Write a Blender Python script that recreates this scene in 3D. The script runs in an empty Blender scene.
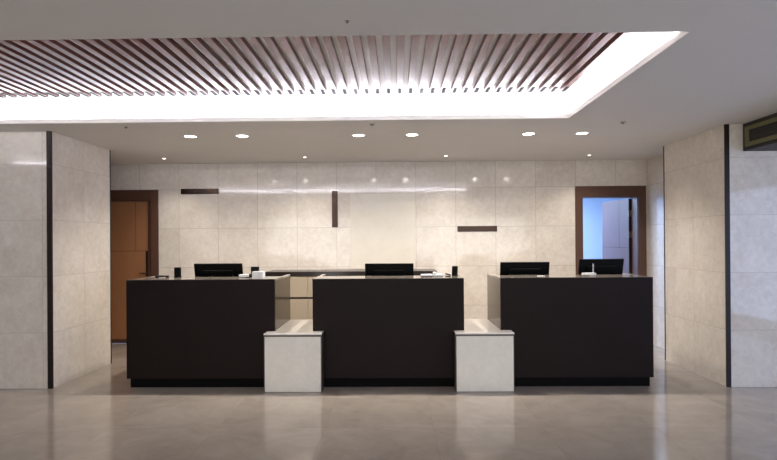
import bpy, bmesh, math, random
from mathutils import Vector, Matrix, Euler
random.seed(7)
sc = bpy.context.scene
COL = sc.collection
PI = math.pi
R = math.radians

# ------------------------------------------------------------------ materials
def lin(c):
    f = lambda v: v/12.92 if v <= .04045 else ((v+.055)/1.055)**2.4
    return tuple(f(v/255) for v in c) + (1,)

def newmat(name):
    m = bpy.data.materials.new(name); m.use_nodes = True
    nt = m.node_tree
    return m, nt, nt.nodes['Principled BSDF']

def plain(name, rgb, rough=.5, metal=0., spec=.5, noise=0., nscale=30, bump=0.):
    m, nt, b = newmat(name)
    b.inputs['Base Color'].default_value = lin(rgb)
    b.inputs['Roughness'].default_value = rough
    b.inputs['Metallic'].default_value = metal
    b.inputs['Specular IOR Level'].default_value = spec
    if noise or bump:
        tc = nt.nodes.new('ShaderNodeTexCoord')
        n = nt.nodes.new('ShaderNodeTexNoise'); n.inputs['Scale'].default_value = nscale
        n.inputs['Detail'].default_value = 4
        nt.links.new(tc.outputs['Object'], n.inputs['Vector'])
        if noise:
            mx = nt.nodes.new('ShaderNodeMix'); mx.data_type = 'RGBA'
            c = lin(rgb)
            mx.inputs[6].default_value = tuple(v*(1-noise) for v in c[:3]) + (1,)
            mx.inputs[7].default_value = tuple(min(1, v*(1+noise)) for v in c[:3]) + (1,)
            nt.links.new(n.outputs['Fac'], mx.inputs[0])
            nt.links.new(mx.outputs[2], b.inputs['Base Color'])
        if bump:
            bp = nt.nodes.new('ShaderNodeBump'); bp.inputs['Strength'].default_value = bump
            bp.inputs['Distance'].default_value = .002
            nt.links.new(n.outputs['Fac'], bp.inputs['Height'])
            nt.links.new(bp.outputs['Normal'], b.inputs['Normal'])
    return m

def emit(name, rgb, strength):
    m, nt, b = newmat(name)
    b.inputs['Base Color'].default_value = (0.8, 0.8, 0.8, 1)
    b.inputs['Emission Color'].default_value = lin(rgb)
    b.inputs['Emission Strength'].default_value = strength
    return m

def wood(name, c1, c2, axis='Z', rough=.4, scale=6., spec=.5):
    """fine straight grain running along one axis"""
    m, nt, b = newmat(name)
    tc = nt.nodes.new('ShaderNodeTexCoord')
    mp = nt.nodes.new('ShaderNodeMapping')
    s = {'X': (.6, 12, 12), 'Y': (12, .6, 12), 'Z': (12, 12, .6)}[axis]
    mp.inputs['Scale'].default_value = s
    n = nt.nodes.new('ShaderNodeTexNoise'); n.inputs['Scale'].default_value = scale
    n.inputs['Detail'].default_value = 6; n.inputs['Roughness'].default_value = .6
    mx = nt.nodes.new('ShaderNodeMix'); mx.data_type = 'RGBA'
    mx.inputs[6].default_value = lin(c1); mx.inputs[7].default_value = lin(c2)
    nt.links.new(tc.outputs['Object'], mp.inputs['Vector'])
    nt.links.new(mp.outputs['Vector'], n.inputs['Vector'])
    nt.links.new(n.outputs['Fac'], mx.inputs[0])
    nt.links.new(mx.outputs[2], b.inputs['Base Color'])
    b.inputs['Roughness'].default_value = rough
    b.inputs['Specular IOR Level'].default_value = spec
    return m

def stone(name, c1, c2, joint, axes, rough=.12, tonevar=.03, jw=.0018, mottle=16., spec=.5):
    """polished stone slabs: mottled limestone, one tone per slab, thin joints.
    axes: list of (axis index, origin, pitch) in metres, object space = world space"""
    m, nt, b = newmat(name)
    L = nt.links.new
    tc = nt.nodes.new('ShaderNodeTexCoord')
    sp = nt.nodes.new('ShaderNodeSeparateXYZ'); L(tc.outputs['Object'], sp.inputs[0])
    def math_(op, a, bb=None, c=None):
        n = nt.nodes.new('ShaderNodeMath'); n.operation = op
        for i, v in enumerate((a, bb, c)):
            if v is None: continue
            if isinstance(v, (int, float)): n.inputs[i].default_value = v
            else: L(v, n.inputs[i])
        return n.outputs[0]
    geo = nt.nodes.new('ShaderNodeNewGeometry')
    sn = nt.nodes.new('ShaderNodeSeparateXYZ'); L(geo.outputs['True Normal'], sn.inputs[0])
    mask = None
    cells = []
    for ax, o, p in axes:
        t = math_('DIVIDE', math_('SUBTRACT', sp.outputs[ax], o), p)
        cells.append(math_('FLOOR', math_('ADD', t, .002)))
        d = math_('MULTIPLY', math_('PINGPONG', t, .5), p)     # distance to the next joint
        j = math_('MULTIPLY', math_('LESS_THAN', d, jw), math_('LESS_THAN', math_('ABSOLUTE', sn.outputs[ax]), .5))
        mask = j if mask is None else math_('MAXIMUM', mask, j)
    cb = nt.nodes.new('ShaderNodeCombineXYZ')
    for i, c in enumerate(cells[:3]): L(c, cb.inputs[i])
    wn = nt.nodes.new('ShaderNodeTexWhiteNoise'); wn.noise_dimensions = '3D'; L(cb.outputs[0], wn.inputs['Vector'])
    # the figure of the stone, shifted from slab to slab
    off = nt.nodes.new('ShaderNodeVectorMath'); off.operation = 'SCALE'; L(wn.outputs['Color'], off.inputs[0]); off.inputs['Scale'].default_value = 7.
    ad = nt.nodes.new('ShaderNodeVectorMath'); ad.operation = 'ADD'; L(tc.outputs['Object'], ad.inputs[0]); L(off.outputs[0], ad.inputs[1])
    n1 = nt.nodes.new('ShaderNodeTexNoise'); n1.inputs['Scale'].default_value = mottle; n1.inputs['Detail'].default_value = 8; n1.inputs['Roughness'].default_value = .7
    n1.inputs['Distortion'].default_value = .6
    n2 = nt.nodes.new('ShaderNodeTexNoise'); n2.inputs['Scale'].default_value = mottle*.2; n2.inputs['Detail'].default_value = 3
    L(ad.outputs[0], n1.inputs['Vector']); L(ad.outputs[0], n2.inputs['Vector'])
    f = math_('ADD', math_('MULTIPLY', n1.outputs['Fac'], .65), math_('MULTIPLY', n2.outputs['Fac'], .35))
    rp = nt.nodes.new('ShaderNodeMapRange'); rp.inputs['From Min'].default_value = .33; rp.inputs['From Max'].default_value = .67; L(f, rp.inputs['Value'])
    mx = nt.nodes.new('ShaderNodeMix'); mx.data_type = 'RGBA'; mx.inputs[6].default_value = lin(c1); mx.inputs[7].default_value = lin(c2)
    L(rp.outputs[0], mx.inputs[0])
    tone = math_('ADD', math_('MULTIPLY', wn.outputs['Value'], 2*tonevar), 1-tonevar)
    sc_ = nt.nodes.new('ShaderNodeVectorMath'); sc_.operation = 'SCALE'; L(mx.outputs[2], sc_.inputs[0]); L(tone, sc_.inputs['Scale'])
    m2 = nt.nodes.new('ShaderNodeMix'); m2.data_type = 'RGBA'; L(sc_.outputs[0], m2.inputs[6]); m2.inputs[7].default_value = lin(joint)
    if mask is not None: L(mask, m2.inputs[0])
    else: m2.inputs[0].default_value = 0
    L(m2.outputs[2], b.inputs['Base Color'])
    b.inputs['Roughness'].default_value = rough
    b.inputs['Specular IOR Level'].default_value = spec
    return m

STONE_A, STONE_B, JOINT = (206, 195, 182), (230, 222, 211), (160, 148, 136)
M = dict(
    stone_back=stone('stone_back', STONE_A, STONE_B, JOINT, [(0, .30, .60), (2, .572, .592)], rough=.07),
    stone_pier=stone('stone_pier', STONE_A, STONE_B, JOINT, [(0, 3.435, .60), (1, 5.575, .60), (2, -.008, .60)], rough=.05, jw=.0012),
    stone_block=stone('stone_block', (222, 216, 202), (236, 231, 218), JOINT, [], rough=.2, tonevar=0.0),
    stone_ledge=stone('stone_ledge', (222, 216, 207), (236, 231, 224), JOINT, [], rough=.15, tonevar=0.0),
    stone_cream=stone('stone_cream', (216, 208, 193), (228, 221, 208), JOINT, [], rough=.4, tonevar=0.0, mottle=4.),
    stone_shelf=stone('stone_shelf', (112, 104, 96), (136, 128, 119), JOINT, [], rough=.12, tonevar=0.0),
    stone_top=stone('stone_top', (168, 160, 150), (192, 185, 175), JOINT, [], rough=.15, tonevar=0.0),
    floor=stone('floor', (146, 136, 126), (172, 163, 152), (140, 131, 121), [(0, .3, .9), (1, .78, .9)], rough=.11, tonevar=.025, jw=.0012, mottle=3.),
    ceiling=plain('ceiling_paint', (220, 216, 210), .8, noise=.02, nscale=3, spec=.2),
    white_paint=plain('white_paint', (232, 231, 229), .7, spec=.2),
    plaster=plain('plaster', (205, 203, 200), .7, spec=.2),
    bronze_trim=plain('bronze_trim', (34, 26, 23), .4, spec=.25),
    dark_wood=wood('dark_wood', (24, 14, 11), (30, 18, 15), 'X', rough=.5, spec=.15),
    ledge_core=plain('ledge_core', (84, 74, 68), .4, metal=.4),
    toe=plain('toe_black', (9, 7, 7), .7, spec=.1),
    bronze_panel=plain('bronze_panel', (68, 57, 47), .14, metal=.45, noise=.06, nscale=8),
    cabinet=plain('cabinet_lacquer', (164, 151, 132), .35, noise=.02),
    counter_dark=plain('counter_dark', (38, 31, 29), .25),
    frame_wood=wood('frame_wood', (74, 47, 34), (92, 60, 45), 'Z', rough=.4),
    door_wood=wood('door_wood', (150, 102, 66), (166, 116, 80), 'Z', rough=.4),
    door_grey=plain('door_grey', (100, 84, 92), .5),
    groove=plain('groove', (70, 44, 30), .6),
    groove_grey=plain('groove_grey', (50, 42, 50), .6),
    black=plain('black_plastic', (4, 4, 4), .5, spec=.12),
    black_matt=plain('black_matt', (4, 4, 4), .6, spec=.12),
    screen=plain('screen_glass', (6, 6, 8), .06),
    slat_back=plain('slat_back', (240, 236, 232), .45, spec=.4),
    slat_end_shade=plain('slat_end_shade', (40, 34, 34), .7, spec=.05),
    slat=wood('slat_wood', (74, 38, 34), (96, 54, 49), 'Y', rough=.30, spec=.26),
    metal_dark=plain('metal_dark', (62, 50, 44), .22, metal=1.),
    chrome=plain('chrome', (180, 178, 174), .2, metal=1.),
    white_plastic=plain('white_plastic', (232, 232, 232), .4),
    paper=plain('paper', (240, 240, 240), .7),
    lens=emit('lamp_lens', (255, 247, 232), 9.),
    led=emit('led_strip', (246, 243, 255), 42.),
    spot_lens=emit('spot_lens', (255, 244, 226), 4.),
    grille_frame=plain('grille_frame', (112, 108, 70), .45, metal=.2),
    grille_dark=plain('grille_dark', (52, 48, 44), .6),
    duct=plain('duct_dark', (42, 37, 34), .6),
    glass_frame=plain('glass_frame', (60, 58, 58), .4, metal=.5),
    blue_wall=plain('cool_wall', (190, 208, 230), .7),
)
g = bpy.data.materials.new('pane_glass'); g.use_nodes = True
gb = g.node_tree.nodes['Principled BSDF']
gb.inputs['Transmission Weight'].default_value = 1; gb.inputs['Roughness'].default_value = 0; gb.inputs['IOR'].default_value = 1.1
M['glass'] = g

# ------------------------------------------------------------------ helpers
def bm_box(bm, x0, x1, y0, y1, z0, z1, bevel=0., mat=None):
    r = bmesh.ops.create_cube(bm, size=1)
    vs = r['verts']
    bmesh.ops.scale(bm, vec=(x1-x0, y1-y0, z1-z0), verts=vs)
    bmesh.ops.translate(bm, vec=((x0+x1)/2, (y0+y1)/2, (z0+z1)/2), verts=vs)
    if mat is not None: bmesh.ops.transform(bm, matrix=mat, verts=vs)
    if bevel > 0:
        es = list({e for v in vs for e in v.link_edges})
        bmesh.ops.bevel(bm, geom=es, offset=bevel, segments=2, affect='EDGES', profile=.7)

def bm_cyl(bm, c, r, h, axis='Z', seg=24, r2=None, bevel=0.):
    res = bmesh.ops.create_cone(bm, cap_ends=True, segments=seg, radius1=r, radius2=r if r2 is None else r2, depth=h)
    vs = res['verts']
    if axis == 'X': bmesh.ops.rotate(bm, cent=(0, 0, 0), matrix=Matrix.Rotation(PI/2, 3, 'Y'), verts=vs)
    if axis == 'Y': bmesh.ops.rotate(bm, cent=(0, 0, 0), matrix=Matrix.Rotation(-PI/2, 3, 'X'), verts=vs)
    bmesh.ops.translate(bm, vec=c, verts=vs)

def bm_lathe(bm, prof, seg=32, c=(0, 0, 0)):
    rings = []
    for r, z in prof:
        rings.append([bm.verts.new((c[0]+r*math.cos(2*PI*k/seg), c[1]+r*math.sin(2*PI*k/seg), c[2]+z)) for k in range(seg)])
    for a, b in zip(rings, rings[1:]):
        for k in range(seg):
            bm.faces.new((a[k], a[(k+1) % seg], b[(k+1) % seg], b[k]))
    for ring in (rings[0], rings[-1]):
        try: bm.faces.new(ring)
        except ValueError: pass
    bmesh.ops.recalc_face_normals(bm, faces=bm.faces[:])

def obj(name, bm, mat, parent=None, smooth=False, **props):
    me = bpy.data.meshes.new(name); bm.to_mesh(me); bm.free()
    me.materials.append(M[mat] if isinstance(mat, str) else mat)
    if smooth:
        for p in me.polygons: p.use_smooth = True
    o = bpy.data.objects.new(name, me); COL.objects.link(o)
    if parent: o.parent = parent
    for k, v in props.items(): o[k] = v
    return o

def box(name, mat, x0, x1, y0, y1, z0, z1, parent=None, bevel=0., **props):
    bm = bmesh.new(); bm_box(bm, x0, x1, y0, y1, z0, z1, bevel)
    return obj(name, bm, mat, parent, **props)

def thing(name, label, cat, loc=(0, 0, 0), rz=0, group=None):
    o = bpy.data.objects.new(name, None); COL.objects.link(o)
    o.empty_display_size = .1
    o.location = loc; o.rotation_euler = (0, 0, rz)
    o['label'] = label; o['category'] = cat
    if group: o['group'] = group
    return o

def root_struct(name):
    o = bpy.data.objects.new(name, None); COL.objects.link(o); o['kind'] = 'structure'; return o

def struct(name, mat, boxes, parent=None, bevel=0.):
    bm = bmesh.new()
    for b in boxes: bm_box(bm, *b, bevel)
    o = obj(name, bm, mat, parent)
    if parent is None: o['kind'] = 'structure'
    return o

def copy_tree(o, parent=None):
    c = o.copy(); COL.objects.link(c)
    if parent: c.parent = parent
    for ch in list(o.children): copy_tree(ch, c)
    return c

# ------------------------------------------------------------------ measures
H = 2.738                       # ceiling
YF = 5.58                       # front of piers and desks
XL, XR = -3.667, 3.435          # inner faces of the two piers
YW = 8.006                      # back wall
YB = -4.0                       # unseen front of the lobby behind the camera, glazing added
XO = 6.2                        # outer side walls

# ------------------------------------------------------------------ room shell
struct('floor', 'floor', [(-XO-.2, XO+.2, YB-.2, YW+2.6, -.12, 0)])

TX0, TX1, TY0, TY1 = -6.0, 1.700, 3.078, 5.222        # opening of the ceiling tray
ct = .044
struct('ceiling', 'ceiling', [
    (-XO, XO, YB, TY0, H, H+ct), (-XO, XO, TY1, YW, H, H+ct),
    (-XO, TX0, TY0, TY1, H, H+ct), (TX1, XO, TY0, TY1, H, H+ct)])
REC = H+.34                                           # underside of the raised tray
cv = .22                                              # depth of the hidden cove shelf
struct('ceiling_recess', 'white_paint', [
    (TX0-cv, TX1+cv, TY0-cv, TY1+cv, REC, REC+.04),
    (TX0-cv, TX1+cv, TY1+cv, TY1+cv+.04, H+ct, REC+.04),
    (TX0-cv, TX1+cv, TY0-cv-.04, TY0-cv, H+ct, REC+.04),
    (TX1+cv, TX1+cv+.04, TY0-cv-.04, TY1+cv+.04, H+ct, REC+.04),
    (TX0-cv-.04, TX0-cv, TY0-cv-.04, TY1+cv+.04, H+ct, REC+.04)])

# back wall with two door openings
DLx0, DLx1, DZ = -4.62, -3.726, 2.195                 # clear openings
DRx0, DRx1 = 2.795, 3.631
struct('wall_back', 'stone_back', [
    (-XO, DLx0, YW, YW+.2, 0, H+.02), (DLx1, DRx0, YW, YW+.2, 0, H+.02), (DRx1, XO, YW, YW+.2, 0, H+.02),
    (DLx0, DLx1, YW, YW+.2, DZ, H+.02), (DRx0, DRx1, YW, YW+.2, DZ, H+.02)])
# piers flanking the desks
struct('wall_left', 'stone_pier', [(-XO, XL, 5.586, 6.748, 0, H)])
struct('wall_right', 'stone_pier', [(XR, XO, 5.576, 6.84, 0, H)])
struct('wall_recess_right', 'stone_back', [(3.765, 3.9, 6.84, YW, 0, H)])
struct('wall_outer_left', 'plaster', [(-XO-.2, -XO, YB, YW+.2, 0, H+.05)])
# right outer wall with a window opening
WY0, WY1, WZ0, WZ1 = -1.5, 4.2, .1, 2.4
struct('wall_outer_right', 'plaster', [(XO, XO+.2, YB, WY0, 0, H+.05), (XO, XO+.2, WY1, YW+.2, 0, H+.05),
       (XO, XO+.2, WY0, WY1, 0, WZ0), (XO, XO+.2, WY0, WY1, WZ1, H+.05)])
FX = 5.0
struct('wall_front', 'plaster', [(-XO, -FX, YB-.2, YB, 0, H+.05), (FX, XO, YB-.2, YB, 0, H+.05), (-FX, FX, YB-.2, YB, 2.45, H+.05), (-FX, FX, YB-.2, YB, 0, .08)])

def window(name, axis, a0, a1, z0, z1, pos, n):
    r = root_struct(name)
    bars, panes = [], []
    f = .05
    for k in range(n+1):
        t = a0+(a1-a0)*k/n
        t0, t1 = max(a0, t-f/2), min(a1, t+f/2)
        bars.append((t0, t1, z0, z1))
    bars += [(a0, a1, z0, z0+f), (a0, a1, z1-f, z1)]
    bf = bmesh.new(); bp = bmesh.new()
    for t0, t1, q0, q1 in bars:
        if axis == 'X': bm_box(bf, t0, t1, pos, pos+.07, q0, q1)
        else: bm_box(bf, pos, pos+.07, t0, t1, q0, q1)
    if axis == 'X': bm_box(bp, a0, a1, pos+.03, pos+.036, z0, z1)
    else: bm_box(bp, pos+.03, pos+.036, a0, a1, z0, z1)
    obj('window_frame', bf, 'glass_frame', r); obj('window_pane', bp, 'glass', r)
window('added_window_1', 'X', -FX, FX, .08, 2.45, YB-.15, 6)  # added glazing out of view, gives the front fill an origin
window('window_2', 'Y', WY0, WY1, WZ0, WZ1, XO+.06, 4)

# bronze corner trims of the piers
def trim(n, *b): struct('trim_%d' % n, 'bronze_trim', [b])
trim(1, XL-.046, XL+.004, 5.578, 5.60, 0, H)
trim(2, XL-.01, XL+.006, 6.738, 6.752, 0, H)
trim(3, XR-.002, XR+.040, 5.568, 5.59, 0, H)
trim(4, XR-.006, XR+.01, 6.83, 6.844, 0, H)

# boxed duct under the ceiling, over the right pier's front
struct('ceiling_bulkhead', 'duct', [(3.62, XO, 1.2, 5.575, 2.455, H)])
t = thing('air_grille', 'long air grille with olive metal frame on side of ceiling bulkhead', 'air grille', (3.62, 5.53, 2.594))
gl = 3.6
bm = bmesh.new()
for b in ((-.012, .0, -gl, 0, .062, .102), (-.012, .0, -gl, 0, -.102, -.062), (-.012, .0, -.062, 0, -.062, .062), (-.012, .0, -gl, -gl+.062, -.062, .062)):
    bm_box(bm, *b)
obj('frame', bm, 'grille_frame', t)
box('backing', 'grille_dark', -.003, .0, -gl+.06, -.06, -.062, .062, t)
for k in range(5):
    bm = bmesh.new()
    bm_box(bm, -.012, .004, -gl+.062, -.062, -.0025, .0025, mat=Matrix.Translation((0, 0, -.048+k*.024)) @ Matrix.Rotation(R(35), 4, 'Y'))
    bmesh.ops.translate(bm, vec=(-.001, 0, 0), verts=bm.verts[:])
    obj('slat', bm, 'grille_dark', t)

# ------------------------------------------------------------------ slatted ceiling in the tray
SB = H+.20
st = thing('slat_ceiling', 'slatted brown timber ceiling panel hung inside the lit ceiling tray', 'slat ceiling', (0, 0, SB))
pitch, sw, sh = .1020, .053, .041
SY0, SY1, SX1 = 3.09, 4.995, 1.597
n_sl = 74
SX0 = SX1-(n_sl-1)*pitch-sw
bm = bmesh.new(); bm_box(bm, 0, sw, SY0, SY1, 0, sh, .0015)
sproto = obj('slat', bm, 'slat', st)
sproto.location.x = SX1-sw
box('dark_end', 'slat_end_shade', .011, sw-.011, SY1-.15, SY1+.004, -.003, sh-.004, sproto)  # added dark piece: shade at the slat ends put into its colour
for k in range(1, n_sl):
    c = copy_tree(sproto, st); c.location.x = SX1-sw-k*pitch
box('backing_board', 'slat_back', SX0, SX1, SY0, SY1, sh, sh+.016, st)
box('carrier_rail', 'white_paint', SX0+.1, SX1-.1, 3.5, 3.54, sh+.016, REC-SB, st)
box('carrier_rail', 'white_paint', SX0+.1, SX1-.1, 4.5, 4.54, sh+.016, REC-SB, st)

# LED strips lying hidden on the cove shelf
def led(label, x0, x1, y0, y1):
    t = thing('cove_light', label, 'light strip', ((x0+x1)/2, (y0+y1)/2, H+ct))
    w, d = (x1-x0)/2, (y1-y0)/2
    box('profile', 'chrome', -w, w, -d, d, 0, .006, t)
    box('diffuser', 'led', -w+.002, w-.002, -d+.002, d-.002, .006, .030, t)
led('white light strip hidden along the far edge of the tray', TX0, TX1, TY1+.14, TY1+.165)
led('white light strip hidden along the near edge of the tray', TX0, TX1, TY0-.165, TY0-.14)
led('white light strip hidden along the end edge of the tray', TX1+.14, TX1+.165, TY0, TY1)

# ------------------------------------------------------------------ ceiling lamps
def downlight(x, y, label, r=.062):
    t = thing('downlight', label, 'downlight', (x, y, H), group='round downlights above the desks')
    bm = bmesh.new()
    bm_lathe(bm, [(r+.014, 0), (r+.014, -.004), (r+.004, -.007), (r, -.005), (r, 0)], 40)
    obj('trim_ring', bm, 'white_plastic', t, True)
    bm = bmesh.new(); bm_lathe(bm, [(r, -.001), (r, -.004), (.001, -.0045)], 32)
    obj('lens', bm, 'lens', t)
    return t
DL = [(-2.306, 5.92, 'round downlight above the left desk, on the doorway side of its pair'),
      (-1.721, 5.92, 'round downlight above the left desk, nearer the middle desk'),
      (-.417, 5.945, 'round downlight above the middle desk, nearer the left desk'),
      (.184, 5.945, 'round downlight above the middle desk, nearer the right desk'),
      (1.488, 5.955, 'round downlight above the right desk, nearer the middle desk'),
      (2.085, 5.955, 'round downlight above the right desk, on the blue-lit doorway side')]
SPOT_E = 78.
def spot(name, x, y, z, e, size, blend, col=(1, .92, .84), rad=.04, rx=0, rz=0):
    l = bpy.data.lights.new(name, 'SPOT'); l.energy = e; l.spot_size = R(size); l.spot_blend = blend; l.shadow_soft_size = rad; l.color = col
    o = bpy.data.objects.new(name, l); COL.objects.link(o); o.location = (x, y, z); o.rotation_euler = (rx, 0, rz)
    return o
for x, y, lab in DL:
    downlight(x, y, lab)
    spot('downlight_beam', x, y, H-.03, SPOT_E, 140, 1., rx=R(16))
SS = [(-3.274, 7.44, 'small bright spotlight in ceiling before the brown wooden door'),
      (-1.278, 7.43, 'small dim spotlight in ceiling before the vertical metal strip'),
      (.704, 7.44, 'small spotlight in ceiling above the short copper wall strip'),
      (2.721, 7.49, 'small bright spotlight in ceiling before the blue-lit doorway')]
for x, y, lab in SS:
    t = thing('spotlight', lab, 'spotlight', (x, y, H), group='small spotlights along the back wall')
    bm = bmesh.new(); bm_lathe(bm, [(.034, 0), (.034, -.004), (.024, -.006), (.022, 0)], 24); obj('trim_ring', bm, 'white_plastic', t, True)
    bm = bmesh.new(); bm_lathe(bm, [(.022, -.001), (.018, -.008), (.001, -.011)], 20); obj('lens', bm, 'spot_lens', t)
    spot('spotlight_beam', x, y, H-.03, 20., 120, .9)

def sprinkler(x, y, label, s=.55):
    t = thing('ceiling_sprinkler', label, 'sprinkler', (x, y, H)); t.scale = (s, s, s*.6)
    bm = bmesh.new(); bm_lathe(bm, [(.036, 0), (.036, -.004), (.02, -.009), (.012, -.009)], 24); obj('rose', bm, 'chrome', t, True)
    bm = bmesh.new(); bm_lathe(bm, [(.010, -.009), (.010, -.026), (.004, -.030), (.018, -.034), (.018, -.037), (.001, -.038)], 16); obj('nozzle', bm, 'grille_dark', t)
sprinkler(-2.778, 5.42, 'ceiling sprinkler between the left pier and the lit tray')
sprinkler(-.259, 2.871, 'small ceiling sprinkler in front of the slatted tray', .4)
def detector(x, y, label):
    t = thing('ceiling_sensor', label, 'sensor', (x, y, H))
    bm = bmesh.new(); bm_lathe(bm, [(.026, 0), (.026, -.006), (.018, -.012), (.001, -.013)], 20); obj('housing', bm, 'chrome', t, True)
    bm = bmesh.new(); bm_lathe(bm, [(.010, -.012), (.008, -.018), (.001, -.019)], 12); obj('eye', bm, 'grille_dark', t)
detector(-.24, 5.40, 'tiny ceiling sensor behind the tray, above the middle desk')
detector(2.313, 5.42, 'tiny ceiling sensor behind the tray, near the tray corner')

# ------------------------------------------------------------------ doors
# closed brown door
d1 = root_struct('door_1')
fw = .115
bm = bmesh.new()
bm_box(bm, DLx1, DLx1+fw, YW-.018, YW, 0, DZ+.155, .003); bm_box(bm, DLx0-fw, DLx0, YW-.018, YW, 0, DZ+.155, .003)
bm_box(bm, DLx0, DLx1, YW-.018, YW, DZ, DZ+.155, .003)
bm_box(bm, DLx1-.012, DLx1, YW, YW+.2, 0, DZ); bm_box(bm, DLx0, DLx0+.012, YW, YW+.2, 0, DZ); bm_box(bm, DLx0, DLx1, YW, YW+.2, DZ-.012, DZ)
bm_box(bm, DLx1-.075, DLx1-.012, YW+.05, YW+.2, 0, DZ-.012); bm_box(bm, DLx0, DLx0+.06, YW+.05, YW+.2, 0, DZ-.012)
obj('door_frame', bm, 'frame_wood', d1)
a, b_ = DLx0+.06, DLx1-.078
box('door_leaf', 'door_wood', a, b_, YW+.075, YW+.12, .008, DZ-.014, d1, .002)
bm = bmesh.new()
bm_box(bm, a, b_, YW+.0735, YW+.0755, 1.416, 1.423); bm_box(bm, -4.0-.003, -4.0+.003, YW+.0735, YW+.0755, 1.42, DZ-.016)
obj('groove', bm, 'groove', d1)
box('kick_plate', 'frame_wood', a, b_, YW+.07, YW+.076, .008, .07, d1)
hd = box('handle', 'bronze_trim', b_-.038, b_-.004, YW+.062, YW+.075, 1.03, 1.42, d1, .003)
bm = bmesh.new(); bm_cyl(bm, (b_-.02, YW+.045, 1.08), .011, .05, 'Y', 14); bm_cyl(bm, (b_-.065, YW+.025, 1.08), .009, .115, 'X', 14)
obj('lever', bm, 'bronze_trim', hd, True)
# open door to the blue-lit room
d2 = root_struct('door_2')
bm = bmesh.new()
for x0, x1 in ((DRx0-.105, DRx0), (DRx1, DRx1+.113)): bm_box(bm, x0, x1, YW-.018, YW, 0, DZ+.155, .003)
bm_box(bm, DRx0, DRx1, YW-.018, YW, DZ, DZ+.155, .003)
bm_box(bm, DRx0, DRx0+.012, YW, YW+.2, 0, DZ); bm_box(bm, DRx1-.012, DRx1, YW, YW+.2, 0, DZ); bm_box(bm, DRx0, DRx1, YW, YW+.2, DZ-.012, DZ)
obj('door_frame', bm, 'frame_wood', d2)
leaf = thing('tmp', '', ''); del leaf['label']; del leaf['category']
leaf.name = 'door_leaf'; leaf.parent = d2
leaf.location = (DRx1-.006, YW+.215, 0); leaf.rotation_euler = (0, 0, R(7))
box('leaf_panel', 'door_grey', -.045, 0, 0, .80, .008, DZ-.02, leaf, .002)
bm = bmesh.new()
bm_box(bm, -.0465, -.045, .0, .80, 1.418, 1.424); bm_box(bm, -.0465, -.045, .27, .276, 1.42, DZ-.025)
obj('groove', bm, 'groove_grey', leaf)
box('edge_band', 'bronze_trim', -.0445, -.0005, -.002, 0, .01, DZ-.022, leaf)
for z in (1.95, 1.62, .3):
    bm = bmesh.new(); bm_cyl(bm, (-.05, -.004, z), .007, .1, 'Z', 12); bm_box(bm, -.045, -.01, -.004, -.002, z-.05, z+.05)
    obj('hinge', bm, 'chrome', leaf)
# the room behind it
struct('wall_room', 'blue_wall', [(1.9, 1.98, YW+.2, 10.6, 0, 2.6), (4.7, 4.78, YW+.2, 10.6, 0, 2.6), (1.9, 4.78, 10.5, 10.6, 0, 2.6), (1.9, 4.78, YW+.2, 10.6, 2.5, 2.6)])
t = thing('panel_light', 'flat panel light on ceiling of the room beyond the open doorway', 'ceiling light', (2.5, 9.5, 2.5))
box('frame', 'white_plastic', -.32, .32, -.32, .32, -.02, 0, t)
M['panel'] = emit('panel_emit', (205, 222, 255), 3.5)
box('diffuser', 'panel', -.29, .29, -.29, .29, -.024, -.02, t)

# ------------------------------------------------------------------ reception desks
ZT = 1.15
def desk(x0, x1, label):
    w = (x1-x0)/2; cx = (x0+x1)/2
    t = thing('reception_desk', label, 'reception desk', (cx, YF, 0), group='dark reception desks')
    D = .83                                             # depth
    box('front_panel', 'dark_wood', -w, w, 0, .03, .102, ZT-.003, t, .002)
    for s in (-1, 1):
        box('side_panel', 'bronze_panel', *sorted((s*(w-.03), s*(w-.0005))), .031, D, .102, ZT-.02, t, .0015)
        box('side_cap', 'stone_top', *sorted((s*(w-.03), s*w)), .44, D, ZT-.02, ZT, t, .0015)
    box('counter_top', 'stone_shelf', -w, w, .03, .44, ZT-.02, ZT, t, .0015)
    box('shelf_back', 'dark_wood', -w+.03, w-.03, .42, .44, .78, ZT-.02, t)
    box('work_surface', 'dark_wood', -w+.03, w-.03, .03, D-.02, .74, .77, t, .002)
    bm = bmesh.new(); bm_box(bm, -w+.022, w-.022, .04, .06, 0, .102)
    for s in (-1, 1): bm_box(bm, *sorted((s*(w-.042), s*(w-.022))), .06, D-.06, 0, .102)
    obj('toe_kick', bm, 'toe', t)
    return t
desk(-2.868, -1.289, 'dark brown reception desk beside the brown wooden door')
desk(-.888, .707, 'dark brown reception desk in the middle, below the cream stone panel')
desk(1.093, 2.679, 'dark brown reception desk in front of the blue-lit open doorway')

# low stone ledges in the gaps between the desks
def ledge(x0, x1, g0, g1, label):
    t = thing('stone_ledge', label, 'ledge', ((x0+x1)/2, 5.42, 0), group='low stone ledges between desks')
    w = (x1-x0)/2; cx = (x0+x1)/2
    box('front_slab', 'stone_block', -w+.010, w-.010, 0, .03, .004, .568, t, .001)
    box('core', 'ledge_core', -w+.001, w-.001, .003, .158, 0, .587, t)
    bm = bmesh.new()
    bm_box(bm, -w, w, 0, .158, .587, .602, .001)
    obj('cap_slab', bm, 'stone_ledge', t)
    box('rear_slab', 'stone_ledge', g0-cx+.003, g1-cx-.003, .158, .98, .572, .602, t)
    box('rear_core', 'stone_block', g0-cx+.003, g1-cx-.003, .17, .96, 0, .572, t)
ledge(-1.368, -.772, -1.289, -.888, 'low pale stone ledge between the left desk and the middle desk')
ledge(.597, 1.196, .707, 1.093, 'low pale stone ledge between the middle desk and the right desk')

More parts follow.
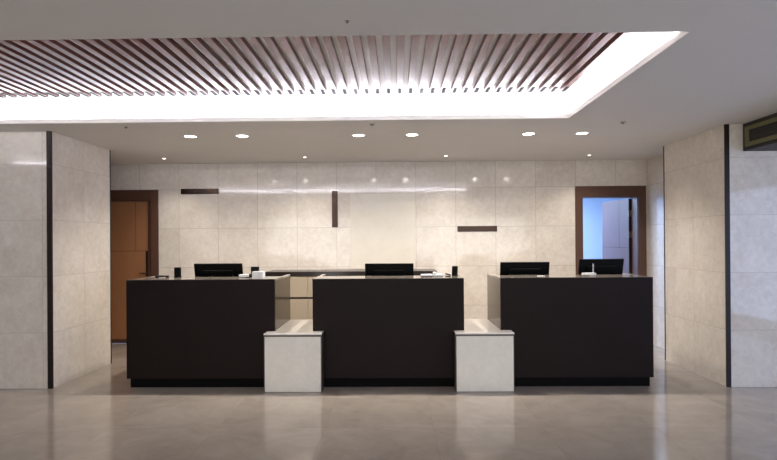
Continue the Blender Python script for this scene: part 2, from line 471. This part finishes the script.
# back counter
t = thing('back_counter', 'beige cabinet counter with black top behind the middle desk', 'counter', (-.735, 7.45, 0))
bx0, bx1 = -1.13, 1.30
box('body', 'cabinet', bx0+.01, bx1-.01, .03, .55, .08, 1.06, t)
box('worktop', 'counter_dark', bx0, bx1, 0, .55, 1.06, 1.122, t, .002)
box('plinth', 'toe', bx0+.03, bx1-.03, .07, .5, 0, .08, t)
nd = 4; dw = (bx1-bx0-.02)/nd
for k in range(nd):
    x0 = bx0+.01+k*dw
    box('drawer_front', 'cabinet', x0+.002, x0+dw-.002, .012, .03, .762, 1.057, t, .001)
    box('cabinet_door', 'cabinet', x0+.002, x0+dw-.002, .012, .03, .085, .736, t, .001)
box('finger_groove', 'counter_dark', bx0+.011, bx1-.011, .022, .03, .736, .762, t)

# ------------------------------------------------------------------ fittings on the back wall
def wall_item(name, mat, label, cat, x0, x1, z0, z1, d=.012, bevel=.002, parts=None):
    o = box(name, mat, -(x1-x0)/2, (x1-x0)/2, -d, 0, 0, z1-z0, None, bevel, label=label, category=cat)
    o.location = ((x0+x1)/2, YW, z0); return o
wall_item('wall_mounted_strip', 'metal_dark', 'horizontal dark metal strip on wall beside the brown door', 'metal strip', -3.266, -2.687, 2.278, 2.36)
wall_item('wall_mounted_strip', 'metal_dark', 'vertical dark metal strip on wall beside the cream panel', 'metal strip', -.970, -.882, 1.762, 2.31)
wall_item('wall_mounted_strip', 'metal_dark', 'horizontal copper metal strip on wall between cream panel and open doorway', 'metal strip', .922, 1.518, 1.680, 1.764)
wall_item('mounted_stone_slab', 'stone_cream', 'plain cream stone panel on wall behind the middle desk', 'wall panel', -.695, .285, 1.13, 2.262, .006)

# ------------------------------------------------------------------ computers and small things
ZW = .7715
def monitor(x, y, w, h, ztop, tilt, rz, label):
    t = thing('monitor', label, 'monitor', (x, y, ZW), rz, 'black computer monitors on the desks')
    zc = ztop-ZW-h/2*math.cos(tilt)
    mt = Matrix.Translation((0, 0, zc)) @ Matrix.Rotation(tilt, 4, 'X')
    def P(name, mat, boxes, bev=.004):
        bm = bmesh.new()
        for b in boxes: bm_box(bm, *b, bev)
        bmesh.ops.transform(bm, matrix=mt, verts=bm.verts[:])
        return obj(name, bm, mat, t)
    P('back_cover', 'black', [(-w/2, w/2, -.012, .012, -h/2, h/2)], .005)
    P('rear_housing', 'black_matt', [(-w*.32, w*.32, -.036, -.011, -h*.36, h*.3)], .01)
    P('screen', 'screen', [(-w/2+.008, w/2-.008, .012, .0135, -h/2+.012, h/2-.008)], 0)
    P('hinge', 'chrome', [(-.035, .035, -.056, -.034, -.07, -.03)], .004)
    bm = bmesh.new(); bm_box(bm, -.03, .03, -.075, -.055, .01, zc-.02, .004); obj('stand', bm, 'black', t)
    bm = bmesh.new(); bm_box(bm, -.11, .11, -.11, .08, 0, .012, .004); obj('base', bm, 'black', t)
    return t
monitor(-2.068, 6.16, .560, .36, 1.296, R(14), 0, 'black monitor seen from behind on the left desk')
monitor(-.083, 6.16, .562, .36, 1.285, R(10), R(-1.5), 'black monitor seen from behind on the middle desk')
monitor(1.478, 6.16, .562, .36, 1.292, R(12), 0, 'black monitor seen from behind on the right desk, nearer the ledge')
monitor(2.352, 6.16, .532, .38, 1.322, R(12), R(7), 'black monitor seen from behind in front of the blue-lit doorway')

def terminal(label, x, y, z, w, h, tilt=0, rz=0):
    t = thing('card_terminal', label, 'card terminal', (x, y, z), rz)
    mt = Matrix.Rotation(tilt, 4, 'X')
    bm = bmesh.new(); bm_box(bm, -w/2, w/2, -.02, .02, .004, h, .006, None); bmesh.ops.rotate(bm, cent=(0, 0, 0), matrix=Matrix.Rotation(tilt, 3, 'X'), verts=bm.verts[:])
    obj('body', bm, 'black', t)
    bm = bmesh.new(); bm_box(bm, -w*.38, w*.38, .02, .022, h*.5, h*.9); bmesh.ops.rotate(bm, cent=(0, 0, 0), matrix=Matrix.Rotation(tilt, 3, 'X'), verts=bm.verts[:])
    obj('display', bm, 'screen', t)
    box('foot', 'black_matt', -w*.5, w*.5, -.03, .035, 0, .008, t, .003)
terminal('small upright black terminal on the left desk near the door', -2.467, 5.94, ZT, .066, .115)
terminal('small tilted black terminal on the end of the middle desk', .650, 5.94, ZT, .058, .108, R(-8), R(-25))
terminal('small black terminal standing behind the white box on the left desk', -1.600, 5.975, ZT, .088, .115)
# a dark pen tray / handset lying by the door end of the left desk
t = thing('handset', 'dark handset lying on left desk beside the door frame', 'handset', (-2.64, 5.93, ZT), R(4))
bm = bmesh.new(); bm_box(bm, -.075, .075, -.018, .018, .008, .024, .006); obj('grip', bm, 'bronze_trim', t)
for s in (-1, 1):
    bm = bmesh.new(); bm_cyl(bm, (s*.058, 0, .006), .018, .012, 'Z', 18); obj('earpiece', bm, 'bronze_trim', t)
# white box
t = thing('tissue_box', 'white box on the left desk near its corner', 'box', (-1.53, 5.86, ZT), 0)
box('carton', 'paper', -.06, .06, -.055, .055, 0, .068, t, .002)
box('slot', 'white_plastic', -.03, .03, -.012, .012, .068, .07, t)
# white roll with black end caps
t = thing('label_printer', 'low white device with black ends beside left monitor', 'device', (-1.685, 5.87, ZT))
box('body', 'white_plastic', -.06, .05, -.035, .035, .006, .036, t, .006)
bm = bmesh.new(); bm_cyl(bm, (.058, 0, .021), .019, .018, 'X', 20); obj('dark_end', bm, 'black', t)
box('foot', 'black_matt', -.06, .05, -.03, .03, 0, .007, t)
# middle desk
t = thing('paper_pad', 'flat white paper pad on the middle desk beside the monitor', 'paper pad', (.33, 5.86, ZT))
box('backing_board', 'black_matt', -.062, .062, -.06, .05, 0, .008, t)
box('sheets', 'paper', -.061, .061, -.06, .05, .008, .026, t)
t = thing('desk_telephone', 'white rounded telephone on the middle desk beside the paper pad', 'telephone', (.455, 5.88, ZT))
bm = bmesh.new(); bm_box(bm, -.055, .055, -.06, .06, 0, .026, .01); obj('body', bm, 'white_plastic', t)
bm = bmesh.new(); bm_box(bm, -.05, -.015, -.055, .055, .026, .048, .009); obj('receiver', bm, 'white_plastic', t)
box('keypad', 'paper', .0, .045, -.03, .04, .026, .029, t, .001)
t = thing('stapler', 'small black stapler on the middle desk beside the black terminal', 'stapler', (.567, 5.86, ZT), R(-20))
bm = bmesh.new(); bm_box(bm, -.03, .03, -.01, .01, 0, .008, .002); obj('base', bm, 'black', t)
bm = bmesh.new(); bm_box(bm, -.03, .03, -.009, .009, -.006, .008, .003)
bmesh.ops.rotate(bm, cent=(.03, 0, 0), matrix=Matrix.Rotation(R(14), 3, 'Y'), verts=bm.verts[:]); bmesh.ops.translate(bm, vec=(0, 0, .014), verts=bm.verts[:]); obj('arm', bm, 'black', t)
# right desk
t = thing('sign_holder', 'white card stand with thin upright on the right desk', 'card stand', (2.092, 5.80, ZT))
box('tray', 'paper', -.068, .068, -.03, .03, .01, .034, t, .002)
box('upright', 'chrome', .043, .053, -.004, .004, .012, .134, t, .001)
box('foot', 'chrome', .02, .068, -.028, .028, 0, .011, t, .001)
t = thing('note_card', 'small white note card lying on right desk before the monitor', 'card', (1.575, 5.80, ZT), R(20))
bm = bmesh.new(); bm_box(bm, -.035, .035, -.025, .025, 0, .005, .001); obj('card', bm, 'paper', t)

# ------------------------------------------------------------------ side daylight, added front fill, room lamp
w = bpy.data.worlds.new('world'); sc.world = w; w.use_nodes = True
bg = w.node_tree.nodes['Background']; bg.inputs[0].default_value = (.55, .68, 1, 1); bg.inputs[1].default_value = .6
def area(name, loc, rot, sx, sy, e, col):
    l = bpy.data.lights.new(name, 'AREA'); l.shape = 'RECTANGLE'; l.size = sx; l.size_y = sy; l.energy = e; l.color = col
    o = bpy.data.objects.new(name, l); COL.objects.link(o); o.location = loc; o.rotation_euler = rot
    return o
area('front_fill', (0, YB+.05, 1.3), (R(90), 0, 0), 9.6, 2.3, 142, (1, 1, .94))  # added fill from behind the camera, brightens faces turned towards it
area('daylight_side', (XO-.05, 1.4, 1.3), (R(90), 0, R(90)), 5.4, 2.2, 85, (.50, .62, 1))
# the room behind the open door
area('room_lamp', (2.5, 9.5, 2.46), (0, 0, 0), .58, .58, 60, (.62, .76, 1))

# ------------------------------------------------------------------ camera
cam = bpy.data.cameras.new('camera'); co = bpy.data.objects.new('camera', cam); COL.objects.link(co)
yaw, pit, rol = .01471, .00212, .00679
c_, s_ = math.cos, math.sin
Ry = Matrix(((c_(yaw), -s_(yaw), 0), (s_(yaw), c_(yaw), 0), (0, 0, 1)))
Rx = Matrix(((1, 0, 0), (0, c_(pit), -s_(pit)), (0, s_(pit), c_(pit))))
Rr = Matrix(((c_(rol), 0, s_(rol)), (0, 1, 0), (-s_(rol), 0, c_(rol))))
Q = Ry @ Rx @ Rr
m = Matrix((Q.col[0], Q.col[2], -Q.col[1])).transposed().to_4x4()
m.translation = (0, 0, 1.54)
co.matrix_world = m
cam.sensor_width = 36; cam.lens = 36*530/777
cam.shift_y = 10.34/777
cam.clip_start = .05
sc.camera = co
sc.view_settings.view_transform = 'Standard'; sc.view_settings.look = 'None'
sc.view_settings.gamma = 1; sc.view_settings.exposure = .55
sc.view_settings.use_curve_mapping = False
sc.cycles.max_bounces = 8; sc.cycles.diffuse_bounces = 5
sc.cycles.use_denoising = True
sc.cycles.sample_clamp_indirect = 6
